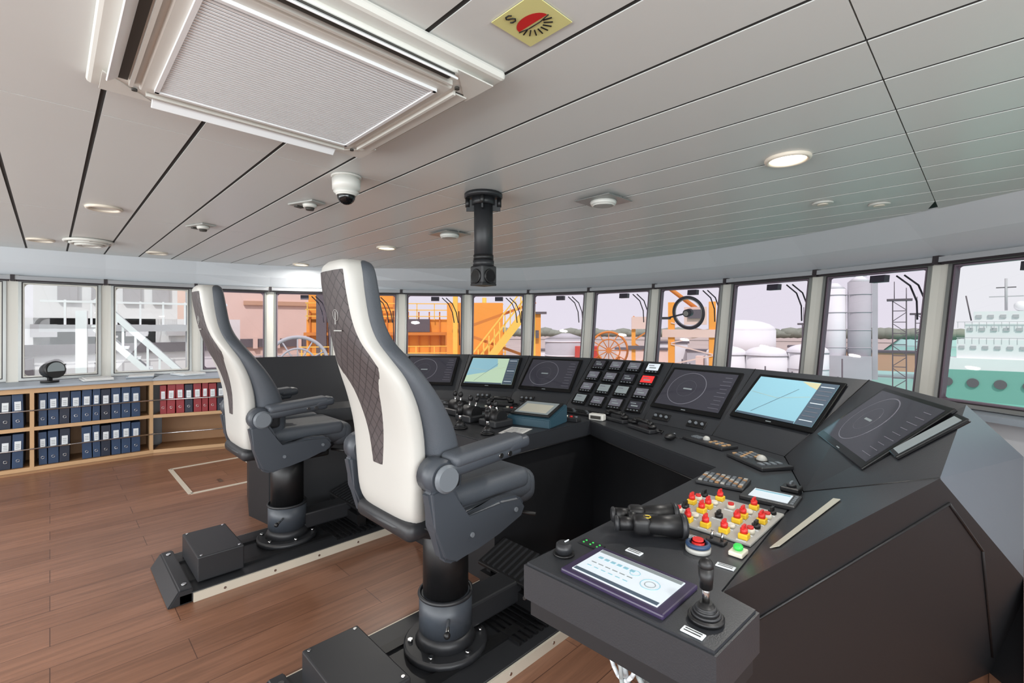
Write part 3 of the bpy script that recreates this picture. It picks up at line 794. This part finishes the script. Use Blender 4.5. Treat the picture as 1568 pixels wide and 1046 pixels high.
def binders(M,x0,x1,z,mats,gap=()):
    b=B('row_of_ring_binders',M)
    x=x0; k=0
    while x+.075<x1:
        w=.078 if k%5 else .062; m=mats[k%len(mats)]
        if k not in gap:
            hgt=.315+.006*(k%3); lean=D(random.uniform(-1.2,1.2))
            b.box((x+w/2,.17,z+hgt/2),(w-.004,.27,hgt),m,rot=(0,lean,0),bev=.003)
            b.box((x+w/2,.032,z+hgt*.66),(w*.55,.004,hgt*.26),'label',rot=(0,lean,0))
            b.torus((x+w/2,.033,z+.07),.012,.002,'chrome',(0,1,0),seg=14,rs=5)
            for q in range(3): b.box((x+w/2,.029,z+hgt*(.6+.05*q)),(w*.35,.001,.003),'gasket')
        x+=w+.003; k+=1
    b.done()
bl=['binder_blue','binder_blue','binder_navy','binder_blue']
for (x0,x1) in((.05,.75),(.81,1.45),(1.52,2.36)):
    binders(M1,x0,x1,.437,bl); binders(M1,x0,x1,.062,bl,gap=(3,) if x0>1.5 else ())
binders(M2,.05,.90,.437,['binder_red']*3+['binder_navy'])
b=B('searchlight_lamp',T(-6.62,.0,.84,30)); b.cyl((0,0,0),(0,0,.02),.07,'black'); b.box((0,0,.05),(.03,.03,.08),'black')
b.sph((0,0,.12),.085,'chair_dark',scale=(1,.9,.9)); b.cyl((.03,0,.12),(.09,0,.13),.08,'black',r2=.085); b.cyl((.09,0,.13),(.093,0,.13),.072,'screen_grey'); b.done()
for x,y,rz,m in((-6.6,.35,5,'paper'),(-6.62,.72,-8,'sill_grey'),(-6.55,1.15,15,'label')):
    b=B('chart_folder',T(x,y,.839,rz)); b.box((0,0,.008),(.3,.24,.014),m,bev=.003); b.box((.01,.01,.02),(.26,.22,.01),'paper',bev=.002); b.done()
b=B('floor_hatch_trim')
x0,x1,y0,y1=-5.62,-4.68,.84,1.46
for c,d in(((x0,(y0+y1)/2,.002),(.035,y1-y0,.004)),((x1,(y0+y1)/2,.002),(.035,y1-y0,.004)),(((x0+x1)/2,y0,.002),(x1-x0,.035,.004)),(((x0+x1)/2,y1,.002),(x1-x0,.035,.004))): b.box(c,d,'rail_alu')
b.box((-4.9,1.1,.003),(.10,.03,.004),'chrome'); b.done()

# ---------------------------------------------------------------- exterior
def at(bear,dist,z=0): return Vector((dist*math.sin(D(bear)),dist*math.cos(D(bear)),z))
def eb(name,bear,dist): 
    p=at(bear,dist); return B(name,Matrix.Translation(p)@Matrix.Rotation(-D(bear),4,'Z'))
b=B('harbour_ground'); 
b.poly([(-400,-200,-5),(-400,400,-5),(-40,400,-5),(-9,28,-5),(-14,-200,-5)],'ext_ground'); b.done()
b=B('harbour_water'); b.poly([(-700,-700,-6),(700,-700,-6),(700,700,-6),(-700,700,-6)],'water'); b.done()
b=eb('dockside_warehouse',-90,30)
b.box((0,4,-1),(16,6,5.6),'ext_white'); b.box((2.2,3,3),(5.5,4,5),'ext_white'); b.box((-3.4,3,2.4),(1.4,3,3),'ext_grey'); b.box((0,.9,.3),(16,.2,.5),'ext_dark')
for q in range(9): b.box((-7+q*1.7,.8,1.2),(.9,.2,.6),'ext_grey')
for q in range(4): b.box((.6+q*1.2,.95,3.1),(.7,.2,1.0),'ext_grey')
for q in range(18): b.box((-8.5+q*1.0,-1,-1.2),(.07,.1,1.9),'ext_grey')
for z in(-.3,-.8,-1.3,-1.9): b.box((0,-1,z),(18,.1,.07),'ext_grey')
b.box((-2,-.5,-.6),(3,1.4,1.2),'ext_dark'); b.box((-2,-.6,.3),(2,1.2,.8),'ext_grey')
b.box((0,-2,-3.5),(18,2,2.4),'ext_grey')
for q in range(14): b.box((-8+q*1.2,-3.05,-3.1),(.5,.1,.9),'ext_dark')
b.cyl((-5,-1,-1),(-4,-1,3.4),.12,'ext_grey',seg=8); b.done()
b=eb('boarding_gangway',-82.7,16)
for zz in(0,.75): b.box((.1,-.1,-.1+zz),(3.9,.12,.14),'ext_white',rot=(0,D(48),0)); b.box((.1,.8,-.1+zz),(3.9,.12,.14),'ext_grey',rot=(0,D(48),0))
b.box((.1,.35,-.1),(3.9,.9,.08),'ext_grey',rot=(0,D(48),0))
for q in range(11):
    t=q/10-.5; b.box((.1+t*2.55,-.1,.28-t*2.85),(.05,.05,.85),'ext_white'); b.box((.1+t*2.55,.35,-.02-t*2.85),(.22,.9,.05),'ext_white')
b.cyl((-.2,-.4,-1.9),(.9,-.4,.2),.13,'ext_white',seg=10)
b.box((-1.5,.3,-1.2),(.22,.22,6),'ext_white'); b.box((1.7,.3,-2.6),(1.4,1.2,2.4),'ext_white'); b.box((-.3,2,1.35),(4.4,.3,.2),'ext_grey')
for q in range(8): b.box((-2+q*.55,2,1.75),(.05,.05,.8),'ext_white')
b.box((-.3,2,2.1),(4.4,.06,.06),'ext_white'); b.box((.9,2.2,.2),(.25,.25,5.5),'ext_grey'); b.box((-.4,1.6,-1.8),(3,.8,.5),'ext_grey'); b.done()
b=eb('quayside_office_building',-73,38)
b.box((0,4,-.3),(17,6,8.5),'ext_peach'); b.box((0,.9,.2),(17,.2,.6),'ext_dark')
for q in range(12): b.box((-8+q*1.45,.8,.2),(.3,.2,.8),'ext_peach')
b.box((0,.8,-2.4),(17,.3,1.2),'ext_grey'); b.box((3,1,3.1),(9,.4,.3),'ext_roof')
for q in range(16): b.box((-8+q*1.07,.6,-1.2),(.07,.07,1.0),'ext_grey')
b.box((0,.6,-.75),(17,.07,.07),'ext_grey'); b.done()
def reel(bear,dist,R,z,m):
    b=eb('cable_reel_wheel',bear,dist)
    b.torus((0,0,z),R,R*.06,m,(0,1,.0),seg=40); b.torus((0,0,z),R*.6,R*.035,m,(0,1,0),seg=32)
    for q in range(12):
        a_=q*math.pi/6; b.cyl((0,0,z),(R*math.cos(a_),0,z+R*math.sin(a_)),R*.025,m,seg=6)
    b.cyl((0,-.3,z),(0,.5,z),R*.15,m); 
    for sx in(-1,1): b.box((sx*R*.5,.2,(z-5)/2-.4),(.25,.3,abs(-5-z)),m)
    b.done()
reel(-70,17,.95,.1,'ext_grey')
reel(-33.8,30,1.15,-.1,'ext_orange_dk')
b=eb('orange_workshop_hull',-54.5,26)
b.box((-1.6,3,-1.9),(10.6,5,7.4),'ext_orange'); b.box((-4.6,3,2.6),(4.4,5,2),'ext_orange')
for q in range(19): b.box((-6.7+q*.57,.45,.6),(.07,.1,3.2),'ext_orange_dk')
b.box((-1.6,.2,1.0),(10.6,.5,.16),'ext_orange_dk'); b.box((-1.6,-.2,-.75),(10.8,1.2,.2),'ext_yellow')
for q in range(12): b.box((-6.8+q*.95,-.75,-.2),(.06,.06,1.1),'ext_yellow')
for z in(.35,0,-.35): b.box((-1.6,-.75,z),(10.6,.05,.05),'ext_yellow')
for q in range(12): b.box((-6.8+q*.95,.3,2.2),(.05,.05,.9),'ext_yellow')
for z in(1.95,2.3,2.65): b.box((-1.6,.3,z),(10.6,.05,.05),'ext_yellow')
b.box((-1.6,.3,-2.6),(10.6,.3,2.6),'ext_orange_dk'); b.box((-1.1,.2,1.45),(1.4,.3,.7),'ext_dark'); b.box((-6,.0,1.5),(.5,.3,4),'ext_dark'); b.box((.9,.1,.2),(.9,.3,1.7),'ext_orange_dk'); b.cyl((2.6,.1,-1),(2.6,.1,3),.12,'ext_yellow',seg=8)
b.done()
b=eb('yellow_access_stairs',-47.6,20)
for sy in(-.5,.5):
    b.box((0,sy,.3),(5.2,.06,.3),'ext_yellow',rot=(0,D(-52),0))
    for dz in(.5,1.0): b.box((-.1,sy,.3+dz),(5.2,.05,.06),'ext_yellow',rot=(0,D(-52),0))
for q in range(15): 
    t=q/14-.5; b.box((t*3.1,0,.3+t*4.0),(.3,1.0,.05),'ext_orange_dk')
    b.box((t*3.1,-.5,.8+t*4.0),(.05,.05,1.0),'ext_yellow')
for sx in(-1.7,1.7): b.box((sx,.6,-1),(.2,.2,8),'ext_yellow')
for q in range(5): b.box((0,.7,-3+q*1.2),(3.9,.1,.12),'ext_orange_dk',rot=(0,D(20 if q%2 else -20),0))
b.box((0,.6,-.6),(3.6,.15,.2),'ext_yellow'); b.box((-.3,1.6,-2.2),(4,1,3.4),'ext_orange'); b.box((-.9,2.4,.8),(2.6,1,3.4),'ext_orange'); b.done()
b=eb('orange_gantry_tower',-42.4,24)
b.box((-.2,1,-.8),(.8,1.2,5.8),'ext_orange'); b.box((-.2,.2,1.0),(.6,.1,.4),'ext_dark'); b.box((-.1,.4,2.1),(1.2,.3,.12),'ext_dark')
b.box((-.2,.1,-.6),(1.2,.2,.15),'ext_yellow'); b.done()
b=eb('storage_tank',-38.9,48); b.cyl((0,0,-5),(0,0,.15),2.1,'ext_grey',seg=40); b.cyl((0,0,.15),(0,0,.7),2.1,'ext_grey',r2=.4,seg=40)
for z in(-3,-1.5,-.1): b.torus((0,0,z),2.12,.06,'ext_white',seg=40)
b.box((2.7,-1,-4),(1.6,1,2),'ext_peach'); b.done()
b=B('distant_treeline')
for k in range(150):
    be=-60+k*.62; p=at(be,230,0); hh=random.uniform(.8,2.4)
    b.sph((p.x,p.y,-2.4+hh*.5),3.2,'ext_tree',scale=(1.5,1.3,(hh+3)/7.4),seg=8)
b.done()
b=eb('red_cargo_container',-35,46)
for k,(x,z) in enumerate(((-1.2,-3.9),(1.2,-3.9),(-1.1,-1.6))):
    b.box((x,0,z),(2.2,2,2.2),'ext_red' if k%2==0 else 'ext_orange_dk')
    for q in range(8): b.box((x-.95+q*.27,-1.03,z),(.1,.06,2.0),'ext_red')
b.done()
b=eb('orange_crane_mast',-30,28)
for sx in(-.45,.45): b.box((sx,0,-1.4),(.22,.5,6.6),'ext_orange')
b.box((0,-.3,.2),(1.5,.2,.2),'ext_dark'); b.box((.2,0,1.6),(1.5,.8,.7),'ext_peach')
for q in range(8): b.box((0,-.2,-3.6+q*.75),(1.15,.06,.08),'ext_orange_dk',rot=(0,D(35 if q%2 else -35),0))
b.done()
b=eb('portal_crane',-24.5,29)
for sx in(-1.1,1.1): b.box((sx,0,-1.2),(.36,.6,8.0),'ext_orange')
b.box((0,0,1.0),(3.2,.8,.45),'ext_peach'); b.box((.2,0,2.0),(1.2,1.2,1.0),'ext_peach'); b.box((.2,-.7,2.1),(.8,.1,.5),'ext_dark'); b.box((0,0,-1.4),(2.6,.5,.4),'ext_orange_dk')
for q in range(8): b.box((0,-.3,-3+q*.62),(2.3,.1,.07),'ext_peach',rot=(0,D(14 if q%2 else -14),0))
b.cyl((.3,0,2.4),(-2.4,0,4.6),.12,'ext_orange_dk',seg=8); b.done()
b=eb('domed_storage_tanks',-17,58)
for x,r,zt in((-4.0,2.1,-.4),(.0,2.1,-.4),(3.8,1.9,.0)):
    b.cyl((x,0,-5),(x,0,zt-1.2),r,'ext_white',seg=36); b.sph((x,0,zt-1.2),r,'ext_white',scale=(1,1,.4))
    b.torus((x,0,zt-1.3),r*1.02,.06,'ext_grey',seg=36); b.torus((x,0,zt-3),r*1.02,.05,'ext_grey',seg=36)
b.box((-6.7,0,-3.5),(.8,1.6,3),'ext_peach')
b.done()
b=eb('large_domed_silo',-19.3,110); b.cyl((0,0,-5),(0,0,.6),6.2,'ext_white',seg=40); b.sph((0,0,.6),6.2,'ext_white',scale=(1,1,.35)); b.done()
b=eb('cement_silos',-9.2,66)
for x,hh in((-2.0,5.7),(.3,6.4)):
    b.cyl((x,0,-5),(x,0,hh),1.1,'ext_white' if x<0 else 'ext_grey',seg=28); b.cyl((x,0,hh),(x,0,hh+.7),1.1,'ext_white',r2=.3,seg=28)
    for q in range(5): b.torus((x,0,-3+q*2),1.12,.05,'ext_grey',seg=28)
b.box((-.8,-1.3,-3.4),(4.4,.8,3),'ext_grey'); b.box((-.8,0,7.2),(3.6,.4,.3),'ext_grey'); b.box((1.7,0,1),(.5,.6,11),'ext_grey'); b.done()
for be,di,hh in((-5.9,46,3.4),(-4.3,50,2.4),(-13.2,46,1.6)):
    b=eb('lattice_floodlight_tower',be,di)
    for sx in(-.4,.4):
        for sy in(-.4,.4): b.box((sx,sy,(hh-5)/2),(.07,.07,hh+5),'ext_dark')
    for q in range(10):
        z=-5+q*(hh+5)/10; b.box((0,-.4,z),(.8,.05,.06),'ext_dark'); b.box((0,-.4,z+.4),(1.1,.05,.05),'ext_dark',rot=(0,D(40 if q%2 else -40),0))
    b.box((0,0,hh),(1.5,1.0,.15),'ext_dark')
    b.cyl((-.3,0,hh),(-.3,0,hh+1.4),.03,'ext_dark',seg=6); b.cyl((.4,0,hh),(.4,0,hh+.9),.03,'ext_dark',seg=6); b.done()
b=B('harbour_yard_equipment')
for k in range(150):
    be=random.uniform(-36,-3.5); di=random.uniform(33,44); p=at(be,di)
    hh=random.uniform(.3,1.6); w_=random.uniform(.2,1.0)
    b.box((p.x,p.y,-5+hh/2),(w_,random.uniform(.3,1),hh),random.choice(['ext_dark','ext_grey','ext_white','ext_roof','ext_peach','ext_grey']),rot=(0,0,random.uniform(0,3)))
    if k%4==0: b.cyl((p.x,p.y,-5),(p.x,p.y,-5+hh*2.8),.05,'ext_dark',seg=6)
    if k%6==0: b.cyl((p.x-1,p.y,-4.4),(p.x+1.6,p.y+.5,-4.1),.18,'ext_grey',seg=8)
for k in range(26):
    be=-22+k*.72; p=at(be,29.5); b.box((p.x,p.y,-4.45),(.06,.06,1.1),'ext_dark')
b.done()
b=B('quayside_sheds')
for be,di,w_,hh,m in((-30,80,8,2.6,'ext_peach'),(-27,84,6,3.6,'ext_white'),(-22.5,82,7,2.4,'ext_grey'),(-12.8,84,6,3.2,'ext_roof'),(-7,88,9,2.6,'ext_roof'),(-3.8,92,4,2.2,'ext_grey'),(-39,82,9,2.2,'ext_white')):
    p=at(be,di); b.box((p.x,p.y,-5+hh/2),(w_,3,hh),m,rot=(0,0,-D(be))); b.box((p.x,p.y,-5+hh+.15),(w_+.5,3.4,.3),'ext_dark',rot=(0,0,-D(be)))
b.done()
b=eb('moored_supply_ship',4.4,68)
b.prism([(-9,-3,-6),(14,-3,-6),(15.5,-3,-2.6),(-9.6,-3,-3.0)],(0,6,0),'ext_green')
b.box((-1,-1,-2.4),(14,3,1.2),'ext_white'); b.box((-3.4,0,-.9),(8,4,2.0),'ext_white'); b.box((-3.8,0,.9),(6,3.6,1.6),'ext_white'); b.box((-4.2,0,2.3),(4,3,1.2),'ext_white')
for z,n0,n1 in((-.7,-7,0),(1.1,-6.4,-1.2),(2.4,-5.8,-2.6)):
    x=n0
    while x<n1: b.box((x,-2.05 if z<1 else (-1.85 if z<2 else -1.55),z),(.4,.1,.32),'ext_grey'); x+=.85
for z in(.25,1.85):
    b.box((-3.4,-2.0,z),(8,.05,.05),'ext_grey')
    for q in range(16): b.box((-7.3+q*.52,-2.0,z-.3),(.04,.04,.6),'ext_grey')
b.cyl((-4,0,3),(-4,0,6.2),.11,'ext_grey',seg=8); b.box((-4,0,4.4),(2.4,.1,.1),'ext_grey'); b.box((-4,0,5.3),(1.4,.1,.1),'ext_dark'); b.sph((-3,0,3.4),.5,'ext_white')
b.box((1.2,0,-.2),(1.2,1.4,2.6),'ext_peach'); b.cyl((-6.5,0,2),(-6.9,0,4.6),.06,'ext_dark',seg=6)
for q in range(14): b.box((1.6+q*.6,-2.8,-2.1),(.06,.06,1.1),'ext_white')
b.box((5.4,-2.8,-1.6),(8.4,.06,.06),'ext_white'); b.cyl((4,0,-2),(6.4,0,3.4),.14,'ext_orange_dk',seg=8)
for q in range(9): b.cyl((-8+q*1.9,-3.15,-4.2),(-8+q*1.9,-3.0,-4.2),.45,'ext_dark',seg=14)
b.done()

# ---------------------------------------------------------------- world / sun / added fill lights
w=bpy.data.worlds.new('World'); bpy.context.scene.world=w; w.use_nodes=True
bg=w.node_tree.nodes['Background']; bg.inputs[0].default_value=(.94,.93,.985,1); bg.inputs[1].default_value=.93
s=bpy.data.lights.new('sun','SUN'); s.energy=2.5; s.angle=D(4); s.color=(1,.97,.9)
o=bpy.data.objects.new('sun',s); bpy.context.collection.objects.link(o); o.rotation_euler=(D(40),0,D(42))
def area(name,loc,rot,sx,sy,e,col):
    l=bpy.data.lights.new(name,'AREA'); l.shape='RECTANGLE'; l.size=sx;l.size_y=sy;l.energy=e;l.color=col
    o=bpy.data.objects.new(name,l); o.location=loc;o.rotation_euler=rot; bpy.context.collection.objects.link(o)
area('aft_fill_light',(-2.3,-3.1,1.4),(D(90),0,0),8.5,1.1,235,(.95,.98,1))  # added fill light behind the camera, brightens the interior
area('starboard_fill_light',(2.25,-.8,1.4),(D(90),0,D(90)),4.0,1.0,130,(.93,.97,1))  # second added fill, out of view to starboard, lifts room brightness

# ---------------------------------------------------------------- camera
cam=bpy.data.cameras.new('camera'); cam.lens=16.5; cam.sensor_width=36; cam.shift_y=-.0147; cam.clip_start=.05; cam.clip_end=2000
co=bpy.data.objects.new('camera',cam); bpy.context.collection.objects.link(co)
co.location=(0,0,1.4); co.rotation_euler=(D(90),0,D(45.44))
bpy.context.scene.camera=co
sc=bpy.context.scene
sc.view_settings.view_transform='Standard'; sc.view_settings.look='None'; sc.view_settings.exposure=0
